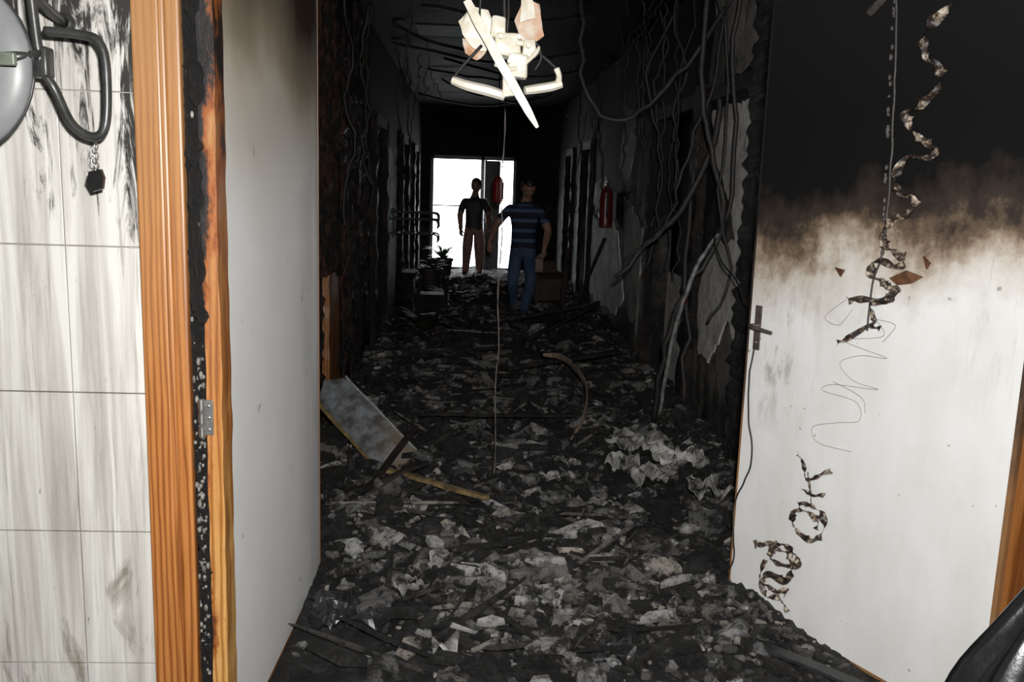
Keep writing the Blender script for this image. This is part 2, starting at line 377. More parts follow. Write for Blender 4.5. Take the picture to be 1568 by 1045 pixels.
b.tube([LP(.055,1.125,.005),LP(.055,1.125,.045)],.009,seg=12,sm=1)
b.tube([LP(.055,1.125,.045),LP(.075,1.123,.055),LP(.12,1.12,.056),LP(.165,1.115,.050)],[.008,.0085,.007,.006],seg=12)
b.ball(LP(.05,1.06,.006),.007)
b.obj('lever_handle',simple('smoked_brass',(.20,.16,.14),(.10,.08,.07),rough=.4,Metallic=.6),parent=d2)
b=MB()
b.tube([LP(.52,2.29,.012),LP(.545,2.1,.012),LP(.56,1.85,.012),LP(.572,1.6,.012),LP(.57,1.43,.012),LP(.545,1.34,.012),LP(.545,1.18,.010)],.0035,jit=.006,sm=8)
for i in range(40):
    t=random.random(); p=LP(.52+.05*t+random.uniform(-.003,.003),2.25-t*.82,.013); b.ball(p,(.006,.006,random.uniform(.004,.012)),u=6,v=5)
b.tube([LP(.44,2.20,.02),LP(.50,2.24,.03),LP(.56,2.30,.03)],[.013,.014,.016])
b.obj('burnt_hanging_cord',simple('burnt_cord',(.03,.028,.026),(.07,.06,.055),scale=50),parent=d2)
def ribbon(b,pts,w,mi=0,sm=8,off=.02):
    P=[]
    for i in range(len(pts)-1):
        g=lambda k:Vector((*pts[min(max(k,0),len(pts)-1)],0))
        p0,p1,p2,p3=g(i-1),g(i),g(i+1),g(i+2)
        for k in range(sm):
            t=k/sm; P.append(.5*((2*p1)+(p2-p0)*t+(2*p0-5*p1+4*p2-p3)*t*t+(3*p1-p0-3*p2+p3)*t**3))
    V=[];F=[]; n=len(P); C=5
    for i,p in enumerate(P):
        t=(P[min(i+1,n-1)]-P[max(i-1,0)]).normalized(); nn=Vector((-t.y,t.x,0))
        ph=math.sin(i*.55+p.x*20)*1.1; ww=w*(.45+.9*abs(noise.noise(Vector((i*.21,p.x*5,3)))+.5))
        for j in range(C):
            u=(j/(C-1)-.5)*2*ww
            q=p+nn*u*math.cos(ph); o=off+u*math.sin(ph)+.35*ww*(1-(u/ww)**2)*math.sin(i*.9)+.004*noise.noise(Vector((i*.7,j,1)))
            V.append(LP(q.x,q.y,max(.003,o)))
    for i in range(n-1):
        for j in range(C-1): F.append((i*C+j,(i+1)*C+j,(i+1)*C+j+1,i*C+j+1))
    b.add(V,F,mi)
up=[(.71,2.27),(.735,2.20),(.70,2.16),(.65,2.12),(.655,2.05),(.71,2.00),(.715,1.95),(.66,1.90),(.615,1.87),(.65,1.81),(.72,1.77),(.71,1.74),(.63,1.74),(.595,1.68),(.61,1.64),(.67,1.61),(.675,1.58),(.60,1.545),(.57,1.50),(.60,1.455),(.66,1.43),(.64,1.40),(.56,1.415),(.545,1.37),(.60,1.34),(.64,1.33),(.60,1.29),(.50,1.28),(.46,1.27)]
b=MB(); ribbon(b,up,.0165); ribbon(b,[(.60,1.35),(.62,1.29),(.55,1.27),(.57,1.22),(.54,1.19),(.47,1.14),(.43,1.12)],.011)
ribbon(b,[(.56,1.20),(.60,1.19)],.01); ribbon(b,[(.31,.69),(.34,.66),(.36,.61),(.44,.66),(.46,.67)],.010); ribbon(b,[(.34,.57),(.39,.56),(.45,.58)],.008); ribbon(b,[(.36,.64),(.38,.57),(.39,.52)],.007)
ribbon(b,[(.33,.51),(.40,.52),(.45,.49),(.44,.42),(.39,.395),(.33,.41),(.31,.45),(.34,.49),(.42,.48),(.42,.44)],.012)
ribbon(b,[(.14,.28),(.19,.30),(.27,.33),(.33,.32),(.35,.28),(.27,.25),(.22,.26),(.24,.30),(.31,.30),(.33,.25),(.30,.20),(.22,.19),(.20,.15),(.26,.14),(.32,.16)],.014)
ribbon(b,[(.20,.24),(.18,.17),(.22,.10),(.28,.12),(.33,.08)],.011)
def m_rib():
    g=G('melted_trim_strip'); a=g.noise(35,8,.7)
    c=g.ramp(a,[(.40,(.012,.010,.010)),(.52,(.06,.04,.03)),(.60,(.40,.33,.25)),(.75,(.75,.70,.60))]); g.bump(a,.8,.004)
    return g.fin(c,.3)
b.obj('melted_plastic_trim_strip',m_rib(),parent=d2,smooth=True)
b=MB()
for tri in ([(.385,1.375),(.425,1.37),(.41,1.345)],[(.60,1.36),(.66,1.39),(.72,1.375),(.68,1.35),(.63,1.34)],[(.715,1.44),(.74,1.42),(.73,1.40)]):
    m=len(tri); V=[LP(s+.004*noise.noise(Vector((s*90,z*90,0))),z,.006+.006*(k%2)) for k,(s,z) in enumerate(tri)]+[LP(s,z,.001) for s,z in tri]
    b.add(V,[tuple(range(m))]+[(i,(i+1)%m,m+(i+1)%m,m+i) for i in range(m)])
b.obj('scorched_paint_flakes',simple('scorched_flake',(.16,.07,.03),(.07,.03,.015),scale=40),parent=d2)
b=MB()
def scrawl(pts,r=.0011): b.tube([LP(s,z,.0025) for s,z in pts],r,seg=5,sm=8)
scrawl([(.55,1.23),(.60,1.17),(.45,1.13),(.62,1.10),(.52,1.09),(.44,1.05),(.50,1.0),(.60,.99),(.42,.97),(.38,.94),(.52,.93),(.54,.87),(.45,.84),(.35,.80),(.38,.75),(.52,.755)])
scrawl([(.57,1.22),(.64,1.21),(.60,1.15)]); scrawl([(.42,.98),(.54,.95),(.56,.90)])
scrawl([(.47,1.24),(.42,1.18),(.36,1.2),(.44,1.27)]); 
b.obj('soot_scrawl_threads',simple('grey_soot_thread',(.36,.35,.33),(.24,.24,.23)),parent=d2)
b=MB(); b.tube([LP(.05,1.07,.01),LP(.035,.9,.012),LP(.045,.78,.012),LP(.085,.62,.014),LP(.05,.5,.012),LP(.01,.4,.012),LP(.012,.3,.012),LP(.03,.2,.012),LP(.0,.1,.012)],.0035,jit=.006,sm=8)
b.obj('burnt_wire_on_door',CABLE,parent=d2)

# ------------------------------------------------------------------ wall lamp dish
lamp=empty('wall_lamp_with_dish',(0,0,0))
b=MB(); 
n=48; prof=[(0,.0),(.06,-.004),(.12,-.002),(.17,.008),(.195,.022),(.2,.03),(.197,.036),(.17,.02),(.1,.01),(0,.008)]
V=[];F=[]
for (r,h) in prof:
    for j in range(n):
        a=2*math.pi*j/n; V.append(Vector((r*math.cos(a),h,r*math.sin(a)))+Vector((-1.15,1.98,1.83)))
for i in range(len(prof)-1):
    for j in range(n): k=(j+1)%n; F.append((i*n+j,i*n+k,(i+1)*n+k,(i+1)*n+j))
b.add(V,F); b.tube([(-1.15+.2*math.cos(a),2.012,1.83+.2*math.sin(a)) for a in [k*math.pi/20 for k in range(41)]],.004,sm=1,mi=1)
b.obj('dish',[simple('frosted_grey_plastic',(.19,.195,.195),(.14,.145,.145),scale=8,rough=.4,bump=.05),DARKMET],lamp,True)
b=MB(); b.tube([(-1.03,2.03,1.835),(-1.03,1.93,1.835)],.028,seg=16,sm=1); b.tube([(-1.03,1.95,1.835),(-1.03,1.915,1.835)],.018,seg=12,sm=1)
b.box((-1.09,1.93,1.822),(-.95,1.945,1.848),bev=.003); b.box((-1.07,1.925,1.80),(-1.01,1.94,1.87),bev=.004)
b.obj('hub',simple('greenish_nylon',(.17,.20,.15),(.09,.10,.08),rough=.4),lamp,False)
b=MB()
b.tube([(-.951,2.0,2.15),(-.951,2.02,1.98),(-.943,2.03,1.842),(-.925,2.05,1.786),(-.892,2.05,1.714),(-.845,2.05,1.688),(-.818,2.05,1.721),(-.813,2.05,1.842),(-.827,2.05,1.892),(-.862,2.05,1.905),(-.94,2.05,1.91)],.0105,seg=12,sm=6)
b.tube([(-.943,2.03,1.86),(-1.0,1.98,1.84)],.013,seg=12,sm=1)
b.tube([(-.97,2.0,2.12),(-.955,2.03,1.99),(-.955,2.18,1.95)],.012,seg=12); b.tube([(-.955,2.178,1.95),(-.955,2.195,1.95)],.022,seg=20,sm=1)
b.box((-.965,2.02,1.81),(-.925,2.06,1.875),bev=.006)
b.obj('bracket',simple('grey_black_rubber',(.02,.022,.021),(.04,.04,.038),rough=.35),lamp,True)
b=MB()
for i in range(5):
    c=Vector((-.845+.003*(-1)**i,2.05,1.668-.011*i)); ring=[c+Vector((.005*math.cos(a)*(1 if i%2 else .4),.005*math.cos(a)*(.4 if i%2 else 1),.008*math.sin(a))) for a in [k*math.pi/4 for k in range(9)]]
    b.tube(ring,.0013,seg=6,sm=2)
b.obj('chain',STEEL,lamp,True)
b=MB()
q=[(-.864,1.590),(-.858,1.612),(-.832,1.618),(-.826,1.600),(-.830,1.575),(-.852,1.568)]
m=len(q); b.add([(x,2.043,z) for x,z in q]+[(x,2.055,z) for x,z in q],[tuple(range(m)),tuple(range(2*m-1,m-1,-1))]+[(i,m+i,m+(i+1)%m,(i+1)%m) for i in range(m)])
b.tube([(-.845,2.05,1.612),(-.845,2.05,1.624)],.004,sm=1)
b.obj('tag',simple('black_tag',(.01,.01,.01),rough=.3),lamp)

# ------------------------------------------------------------------ melted hanging light fixture
fx=empty('melted_ceiling_light',(0,0,0))
def wob(s,a): return lambda c:c+noise.noise_vector(c*s)*a
b=MB()
b.tube([(-.035,2.95,2.19),(.01,2.945,2.115),(.06,2.94,2.033),(.12,2.935,1.935),(.17,2.93,1.855),(.202,2.93,1.803)],[.017,.021,.021,.020,.017,.007],seg=4,sm=3,flat=.8,jit=.003)
b.tube([(-.078,3.0,1.950),(-.03,2.99,1.935),(.04,2.98,1.918),(.095,2.98,1.905)],[.013,.016,.017,.015],seg=6,jit=.002)
b.tube([(.16,2.99,1.925),(.2,3.0,1.932),(.25,3.0,1.942),(.282,3.0,1.952)],[.013,.015,.015,.013],seg=6,jit=.002)
b.tube([(.268,3.0,1.95),(.272,3.0,1.975),(.262,3.0,2.0)],[.012,.009,.010],seg=8)
b.box((.06,2.965,2.03),(.145,3.03,2.10),bev=.008,sub=3,fn=wob(24,.007)); b.box((.10,2.955,1.96),(.165,3.01,2.035),bev=.008,sub=3,fn=wob(28,.007))
b.box((.085,2.96,1.90),(.125,2.995,1.975),bev=.006,sub=3,fn=wob(30,.006)); b.box((.045,2.97,2.085),(.09,3.01,2.15),bev=.006,sub=3,fn=wob(30,.007))
b.box((.145,2.97,2.03),(.19,3.0,2.085),bev=.005,sub=3,fn=wob(30,.007)); b.box((.125,2.95,2.06),(.15,2.97,2.075),bev=.003)
for (x,z) in [(.075,2.085),(.135,2.085),(.15,1.985),(.105,2.01),(.165,2.06)]: b.tube([(x,2.97,z),(x,2.94,z)],.0075,seg=6,sm=1)
b.tube([(.15,2.96,2.0),(.19,2.955,2.04),(.20,2.96,2.06)],[.006,.008,.004]); b.tube([(.06,2.96,2.0),(.10,2.95,1.985),(.13,2.955,1.99)],.007)
b.obj('melted_arms_and_hub',MELT,fx,False)
b=MB()
def slab(pts,y,t,mi=0):
    P=[]
    for i in range(len(pts)):
        a=Vector((*pts[i],0));c=Vector((*pts[(i+1)%len(pts)],0))
        for k in range(5):
            p=a.lerp(c,k/5); p+=noise.noise_vector(p*30)*.005; P.append((p.x,p.y))
    m=len(P); V=[Vector((x,y+.012*math.sin(x*40+z*25),z)) for x,z in P]+[Vector((x,y+t+.012*math.sin(x*40+z*25),z)) for x,z in P]
    b.add(V,[tuple(range(m)),tuple(range(2*m-1,m-1,-1))]+[(i,m+i,m+(i+1)%m,(i+1)%m) for i in range(m)],mi)
slab([(-.062,2.14),(-.02,2.185),(.035,2.175),(.055,2.12),(.03,2.05),(-.015,2.06),(-.05,2.10)],3.02,.010)
slab([(-.05,2.09),(-.01,2.08),(.03,2.05),(.0,2.02),(-.04,2.04)],3.035,.010,1)
slab([(.12,2.15),(.15,2.22),(.20,2.20),(.215,2.10),(.18,2.075),(.14,2.09)],3.01,.010,1)
slab([(.14,2.14),(.135,2.30),(.165,2.30),(.185,2.15)],2.995,.006)
b.obj('broken_cover_plates',[MELT,MELTO],fx)
b=MB(); b.tube([(-.075,3.0,1.955),(-.05,3.01,1.99),(.015,3.02,2.065)],.0055,jit=.003); b.tube([(.262,3.0,2.0),(.22,3.01,2.035),(.17,3.02,2.07)],.0045)
b.tube([(.09,3.0,2.1),(.08,3.0,2.4),(.10,3.02,2.8),(.1,3.02,3.1)],.006); b.tube([(.0,3,2.15),(.02,3,2.5),(.0,3.05,3.1)],.004,jit=.02); b.tube([(.15,3,2.28),(.18,3.0,2.7),(.18,3.02,3.1)],.004,jit=.02)
b.tube([(.15,2.99,2.06),(.19,2.98,2.075),(.21,2.99,2.03),(.19,2.99,1.99)],.004)
b.obj('support_wires',CABLE,fx,True)
b=MB(); pts=[(.14+.006*math.sin(i*1.3),4.4,3.1-i*.11) for i in range(28)]; pts[-1]=(.14,4.4,.10)
b.tube(pts,.0022,seg=6,jit=.004); b.tube([(p[0]+.004*math.sin(i*2.2),p[1]+.004*math.cos(i*2.2),p[2]) for i,p in enumerate(pts)],.0018,seg=5,sm=3)
b.obj('hanging_twisted_wire',simple('grey_twisted_wire',(.16,.13,.115),(.07,.055,.05),rough=.5))

# ------------------------------------------------------------------ cables
b=MB()
b.tube([(1.58,5.5,3.05),(1.53,5.5,2.8),(1.37,5.5,2.53),(1.165,5.5,2.26),(.95,5.5,2.07),(.76,5.5,2.07),(.64,5.5,2.3),(.62,5.6,2.7),(.6,5.8,3.1)],.014,jit=.03)
b.tube([(1.345,5.4,3.1),(1.34,5.4,2.8),(1.35,5.4,2.2),(1.44,5.4,1.88),(1.52,5.4,1.56),(1.53,5.4,1.36),(1.42,5.4,1.16),(1.30,5.45,.92),(1.24,5.5,.56),(1.22,5.6,.14)],.018,jit=.03)
b.tube([(1.56,5.8,2.3),(1.55,5.8,1.96),(1.36,5.8,1.51),(1.14,5.8,1.27),(.95,5.8,1.05)],[.02,.022,.022,.018,.012],jit=.02)
b.tube([(1.40,5.6,3.1),(1.5,5.6,2.5),(1.38,5.6,2.0),(1.3,5.6,1.7),(1.25,5.7,1.4),(1.0,5.8,1.18)],.010,jit=.03)
b.tube([(1.56,6.2,2.3),(1.50,6.2,1.4),(1.53,6.1,.6),(1.5,6.0,.16)],.018,jit=.04)
b.tube([(1.45,5.35,2.7),(1.5,5.35,2.1),(1.48,5.3,1.5),(1.55,5.2,1.1),(1.42,5.2,.85)],.009,jit=.03)
b.tube([(1.50,5.2,3.05),(1.46,5.2,2.5),(1.52,5.2,1.9),(1.50,5.2,1.45)],.014,jit=.03)
b.tube([(1.5,7.0,3.0),(1.3,7.0,2.5),(1.42,7.0,2.1),(1.5,7.1,1.5),(1.4,7.1,1.0)],.012,jit=.05)
b.tube([(1.44,5.25,1.38),(1.40,5.0,1.28),(1.355,4.4,1.155),(1.22,3.7,1.09),(1.13,3.25,1.12)],.005,jit=.02)
b.obj('hanging_burnt_cables',CABLE,smooth=True)
b=MB(); b.tube([(1.48,5.3,1.38),(1.38,5.3,1.22),(1.29,5.3,.95),(1.25,5.4,.6),(1.235,5.5,.2)],[.010,.014,.014,.013,.013],jit=.008); b.tube([(1.305,5.3,.99),(1.292,5.3,.95)],.0165,sm=1,mi=1); b.obj('fallen_grey_conduit',[CABLEG,RED],smooth=True)
b=MB()
for i in range(16):
    x=random.choice([random.uniform(LX+.1,-.5),random.uniform(1.0,RX-.1)]); y=random.uniform(6,13); pts=[Vector((x,y,H))]
    dz=random.uniform(.05,.3); L=random.uniform(.3,.8); an=random.uniform(1.2,1.9)
    for k in range(1,6):
        t=k/5; q=Vector((x+math.cos(an)*L*t,y+math.sin(an)*L*t,H-dz*4*t*(1-t*random.uniform(.3,1)))); q.x=min(max(q.x,LX+.03),RX-.03); q.z=min(q.z,H-.01); pts.append(q)
    b.tube(pts,random.uniform(.003,.008),seg=6,jit=.04)
for s,xx,cnt in ((1,LX+.05,6),(-1,RX-.06,16)):
    for i in range(cnt):
        y=random.choice([random.uniform(6.4,9.4),random.uniform(10.5,13)]); z=H; pts=[]; zend=random.uniform(.6,1.9)
        while z>zend: pts.append((xx+s*random.uniform(0,.09),y+random.uniform(-.05,.05),z)); z-=.3
        if len(pts)>2: b.tube(pts,random.uniform(.004,.012),seg=6,jit=.04)
b.obj('ceiling_cable_tangle',CABLE,smooth=True)
b=MB()
for i in range(9):
    y=6.6+i*1.0; x0=random.uniform(LX+.02,.2); x1=random.uniform(.4,RX-.05); s=random.uniform(-.14,.0)
    b.tube([(x0,y,H-.02),((x0+x1)/2,y+.1,H-.08+s),(x1,y+random.uniform(-.4,.4),H-.05)],.02,seg=4,sm=4,jit=.03)
b.box((.45,5.9,2.92),(1.15,6.25,2.935)); b.box((-.5,7.5,2.9),(.1,8.0,2.915))
b.obj('sagging_ceiling_grid',BLACK)

# ------------------------------------------------------------------ rubble
def gh(x,y):
    e=min(1,max(0,(y-2.30-.55*max(0,.35-x))/1.2)); e=e*e*(3-2*e)
    h=.035+.085*noise.fractal(Vector((x*2.1,y*1.6,.3)),1.,2.,4)+.03*noise.noise(Vector((x*7,y*7,2)))
    side=.10*max(0,(abs(x-.3)-.75))*min(1,max(0,(y-4)/1.5))
    return max(.003,(.05+h+side)*e)
V=[];F=[];Cc=[]
nx,ny=130,640
for j in range(ny+1):
    y=2.35+(16.9-2.35)*(j/ny)**1.5
    for i in range(nx+1):
        x=LX+.07+(RX-LX-.09)*i/nx; g0=gh(x,y)
        d=(.018*noise.noise(Vector((x*28,y*28,5)))+.010*noise.noise(Vector((x*60,y*60,8))))*min(1,g0/.04)
        V.append((x,y,max(.001,g0-.002+d))); c=.015+.07*max(0,noise.noise(Vector((x*15,y*15,1)))+.1); Cc.append((c,c*.97,c*.95,1))
for j in range(ny):
    for i in range(nx): a=j*(nx+1)+i; F.append((a,a+1,a+nx+2,a+nx+1))
def pick(x,y):
    r=random.random()
    cl=math.exp(-((x-.45)**2/.3+(y-3.0)**2/.5))+.8*math.exp(-((x-.6)**2/.12+(y-3.9)**2/.12))+.35*math.exp(-((y-3.6)**2/1.5))
    lf=noise.noise(Vector((x*3.2,y*2.6,9)))           # patches of paler / blacker debris
    p=max(.01,.06+.16*cl+.10*lf); q=max(.05,.30+.15*cl+.55*lf)
    if r<p: v=random.uniform(.45,.85)
    elif r<p+q: v=random.uniform(.14,.36)
    else: v=random.uniform(.008,.05)
    w=random.uniform(0,.18); return (v,v*(1-w*.6),v*(1-w*1.3),1)
def rot(yaw,tx,ty): return (Matrix.Rotation(yaw,3,'Z')@Matrix.Rotation(tx,3,'X')@Matrix.Rotation(ty,3,'Y'))
def chip(x,y,z,L,W,T,R,col,k=None,lump=.28):
    k=k or random.choice([4,4,4,5,5,6]); o=len(V); a0=random.random()*6.28
    rr=[random.uniform(1-lump*1.3,1+lump*.6) for _ in range(k)]
    for top in (0,1):
        for j in range(k):
            a=a0+2*math.pi*j/k; m=rr[j]*(random.uniform(.8,1.) if top else 1)
            q=R@Vector((math.cos(a)*L*m,math.sin(a)*W*m,(top-.5)*T*random.uniform(.6,1.5)))
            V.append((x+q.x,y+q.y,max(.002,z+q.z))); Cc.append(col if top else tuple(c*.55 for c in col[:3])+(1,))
    F.append(tuple(o+j for j in range(k-1,-1,-1)))
    ce=len(V); t=R@Vector((0,0,T*random.uniform(.45,.8))); V.append((x+t.x,y+t.y,max(.003,z+t.z))); Cc.append(col)
    for j in range(k): m=(j+1)%k; F.append((o+j,o+m,o+k+m,o+k+j)); F.append((o+k+j,o+k+m,ce))
for i in range(19000):
    t=random.random(); y=2.40+ (t**1.9)*12.5
    L=min(.12,max(.006,math.exp(random.gauss(math.log(.023),.70))))*(1+.06*(y-3))
    x=random.uniform(LX+.07+L,RX-.04-L)
    if y<3.7 and x<-.57: continue
    if y<3.45 and x>1.0 and (Vector((x,y,0))-A).dot(Nr)<.03+L: continue
    if y<3.2 and random.random()>gh(x,y)/.045: continue
    W=L*random.uniform(.22,.85); T=random.uniform(.003,.012)+L*.2
    a1=random.gauss(0,.38); a2=random.gauss(0,.32)
    if random.random()<.12: a1*=2.5
    chip(x,y,gh(x,y)+random.uniform(0,.02)+abs(a1)*W*.35,L,W,T,rot(random.gauss(0,.8),a1,a2),pick(x,y))
big=[(.50,3.62,.13,.055,.72,.05),(.30,2.78,.11,.06,.6,.4),(.42,2.62,.07,.06,.45,1.0),(-.15,4.3,.06,.03,.5,-.2),(.25,4.9,.10,.07,.4,.2),(.35,5.05,.08,.06,.4,.1),(-.2,5.9,.05,.05,.7,0),(.12,3.2,.07,.02,.75,-.5),(.32,3.35,.11,.02,.7,-.2),(1.0,3.75,.05,.03,.8,.3),(.90,3.55,.035,.025,.8,-.3),(.6,3.35,.12,.022,.6,.1),(-.05,3.6,.05,.02,.7,.2),(-.12,3.5,.05,.025,.7,-.1),(.82,3.2,.10,.02,.6,.5),(-.05,3.0,.1,.015,.6,.9),(.75,5.3,.1,.06,.35,.2),(.1,6.1,.12,.06,.3,0),(.6,6.3,.13,.07,.35,.3),(.9,4.6,.09,.05,.5,.4),(.1,2.95,.05,.02,.8,.1),(.22,3.05,.06,.03,.75,-.8),(.0,3.25,.08,.018,.75,-.3),(.7,2.95,.09,.02,.7,.2),(.55,3.1,.05,.03,.6,1.2),(.8,3.9,.09,.05,.5,.6),(.45,4.25,.1,.04,.35,-.1),(.25,2.58,.05,.04,.7,.2)]
for (x,y,L,W,v,yw) in big:
    chip(x,y,gh(x,y)+.05,L,W,.03,rot(yw,random.gauss(0,.15),random.gauss(0,.15)),(v,v*.98,v*.95,1),k=random.choice([4,4,5]),lump=.12)
for i in range(130):   # broken ceiling-tile slabs
    y=2.75+random.random()**1.4*8; x=random.uniform(-.4,1.15)
    if y<3.8 and x>.82: continue
    L=random.uniform(.07,.15); v=random.choice([random.uniform(.18,.42),random.uniform(.02,.06)])
    chip(x,y,gh(x,y)+.035,L,L*random.uniform(.35,.7),.028,rot(random.gauss(0,.7),random.gauss(0,.2),random.gauss(0,.2)),(v,v*.97,v*.93,1),k=random.choice([4,4,5]),lump=.15)
for i in range(190):   # laths and sticks
    y=2.8+random.random()**1.5*9; x=random.uniform(-.4,RX-.42); L=random.uniform(.07,.34); v=random.choice([.01,.015,.03,.05,.1,.3,.5])
    if y<3.75 and x>.78: continue
    chip(x,y,gh(x,y)+.045,L,random.uniform(.007,.016),.014,rot(random.gauss(0,.8),random.gauss(0,.1),random.gauss(0,.12)),(v,v*.9,v*.8,1),k=4,lump=.05)
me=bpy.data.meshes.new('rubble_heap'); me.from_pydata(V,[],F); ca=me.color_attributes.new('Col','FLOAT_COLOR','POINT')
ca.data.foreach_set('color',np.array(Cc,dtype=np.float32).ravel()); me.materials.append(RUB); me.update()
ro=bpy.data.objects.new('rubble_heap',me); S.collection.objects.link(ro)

def sheet(name,c,w,d,amp,mat,seed,parent=None,rz=0,segs=26,b=None,mi=0):
    V=[];F=[]; R=Matrix.Rotation(rz,3,'Z')
    for j in range(segs+1):
        for i in range(segs+1):
            u=i/segs-.5; v=j/segs-.5; p=Vector((u*w,v*d,0)); q=Vector((p.x*11+seed,p.y*11,seed))
            z=amp*(noise.ridged_multi_fractal(q,.9,2.1,3,1.,2.)-.9)*.5+amp*.6*noise.noise(q*2)
            p+=noise.noise_vector(q*1.3)*amp*.5; V.append(R@Vector((p.x,p.y,0))+Vector(c)+Vector((0,0,z)))
    for j in range(segs):
        for i in range(segs): a=j*(segs+1)+i; F.append((a,a+1,a+segs+2,a+segs+1))
    if b is not None: b.add(V,F,mi)
    else: return obj(name,V,F,mat,parent)
b=MB()
for (x,y,w,d,sd) in [(.98,4.85,.30,.22,1),(1.15,4.55,.24,.2,4),(.95,4.4,.2,.16,9),(1.2,4.15,.18,.13,13),(.85,4.6,.16,.14,17)]: sheet('',(x,y,gh(x,y)+.09),w,d,.13,None,sd,b=b,mi=sd%2)
b.obj('crumpled_foil_insulation',[simple('ashy_insulation_sheet',(.50,.49,.45),(.015,.014,.013),scale=16,rough=.6,bump=.8,bd=.01),simple('dark_insulation_sheet',(.34,.33,.30),(.010,.010,.010),scale=12,rough=.6,bump=.8,bd=.01)])
b=MB()
for k in range(60):
    y=2.7+random.random()**1.3*5; x=random.uniform(-.3,1.0)
    if y<3.6 and x>.8: continue
    sheet('',(x,y,gh(x,y)+.025),random.uniform(.06,.18),random.uniform(.05,.12),.06,None,k*3.3,rz=random.random()*3,segs=10,b=b,mi=k%2)
b.obj('crumpled_ash_sheets',[simple('ash_sheet',(.34,.33,.31),(.015,.015,.015),scale=24,rough=.7,bump=.9,bd=.01),simple('black_ash_sheet',(.010,.010,.010),(.03,.03,.03),scale=18,rough=.4,bump=.9,bd=.01)])
sheet('burnt_plastic_lump',(-.42,3.05,.055),.30,.24,.08,simple('burnt_plastic',(.03,.03,.034),(.008,.008,.009),scale=10,rough=.35),5)

def plank(b,p,q,w,t,upv=(0,0,1),mi=0):
    p=Vector(p);q=Vector(q);d=(q-p).normalized(); s=d.cross(Vector(upv)).normalized(); u=s.cross(d)
    V=[];n=8
    for i in range(n+1):
        c=p.lerp(q,i/n)+noise.noise_vector(p.lerp(q,i/n)*6)*.006
        for (a,e) in ((-1,-1),(1,-1),(1,1),(-1,1)): V.append(c+s*w/2*a+u*t/2*e)
    F=[(i*4+j,i*4+(j+1)%4,(i+1)*4+(j+1)%4,(i+1)*4+j) for i in range(n) for j in range(4)]+[(3,2,1,0),tuple(n*4+j for j in range(4))]
    b.add(V,F,mi)
def m_board():
    g=G('blue_grey_laminate'); a=g.noise(9,9,.7); x,y,z=g.xyz()
    c=g.mix(g.ramp(a,[(.42,0),(.6,1)]),(.21,.225,.24),(.08,.078,.073)); c=g.mix(g.mr(x,-.52,-.36,0,.5),c,(.20,.13,.05)); g.bump(a,.3,.005); return g.fin(c,.35)
# bent metal-faced panel leaning on the rubble, rounded top end
b=MB(); p0=Vector((-.84,5.10,.46)); p1=Vector((-.34,4.60,.12)); d=(p1-p0).normalized(); u0=Vector((-.35,-.6,.75)); s_=d.cross(u0).normalized(); u_=s_.cross(d)
V=[];F=[];nn=14;cc=9
for lay in (0,1):
    for i in range(nn+1):
        t=i/nn; hw=.105*min(1,math.sqrt(max(0.02,1-(1-min(1,t*6))**2)))
        for j in range(cc):
            a=(j/(cc-1)-.5)*2; V.append(p0.lerp(p1,t)+s_*hw*a+u_*(.016*(1-a*a)+(.03 if a<-.7 else 0)*0-(.010 if lay else 0)+.02*math.sin(t*3.1))+noise.noise_vector(p0.lerp(p1,t)*7+s_*a)*.006)
o2=(nn+1)*cc
for i in range(nn):
    for j in range(cc-1):
        a=i*cc+j; F.append((a,a+1,a+cc+1,a+cc)); F.append((o2+a,o2+a+cc,o2+a+cc+1,o2+a+1))
    F.append((i*cc,(i+1)*cc,o2+(i+1)*cc,o2+i*cc)); F.append((i*cc+cc-1,o2+i*cc+cc-1,o2+(i+1)*cc+cc-1,(i+1)*cc+cc-1))
for j in range(cc-1): a=nn*cc+j; F.append((a,a+1,o2+a+1,o2+a)); F.append((j,o2+j,o2+j+1,j+1))
b.add(V,F)
e0=p0+s_*.108+u_*.0; e1=p1+s_*.108
if (p0-s_*.108).z<(p0+s_*.108).z: lowS=-1
else: lowS=1
plank(b,p0.lerp(p1,.12)+s_*.11*lowS-u_*.012,p1+s_*.11*lowS-u_*.012,.03,.035,tuple(u_),1)
plank(b,p0.lerp(p1,.10)-s_*.105*lowS+u_*.012,p1-s_*.105*lowS+u_*.012,.012,.02,tuple(u_),2)
b.obj('leaning_bent_panel',[m_board(),simple('yellowed_wood_edge',(.24,.16,.06),(.10,.07,.03)),simple('panel_edge_metal',(.34,.35,.36),(.16,.16,.16),rough=.4)],smooth=False)
b=MB(); plank(b,(-.42,4.38,.17),(.10,3.98,.17),.03,.02); b.obj('yellow_wood_lath',simple('scorched_lath',(.30,.22,.09),(.08,.05,.03),scale=25))
b=MB(); plank(b,(-.50,4.12,.12),(-.28,4.6,.34),.03,.02); plank(b,(-.6,4.2,.1),(-.2,4.35,.22),.025,.02); plank(b,(-.8,4.0,.14),(-.35,3.8,.12),.03,.03)
plank(b,(-.3,5.4,.2),(.7,5.35,.22),.02,.02); plank(b,(.3,6.9,.2),(1.2,7.2,.3),.05,.03); plank(b,(.5,8.2,.2),(1.3,8.9,.5),.05,.03); plank(b,(.2,9.3,.2),(1.3,9.2,.45),.05,.03); plank(b,(1.0,9.6,.1),(1.05,9.7,1.0),.05,.03); plank(b,(1.15,10.2,.1),(1.5,10.0,1.1),.05,.03); plank(b,(-.7,7.7,.15),(.3,7.9,.2),.06,.03); plank(b,(-.5,9.1,.15),(.5,8.5,.2),.05,.03)
b.obj('charred_fallen_battens',CHAR)
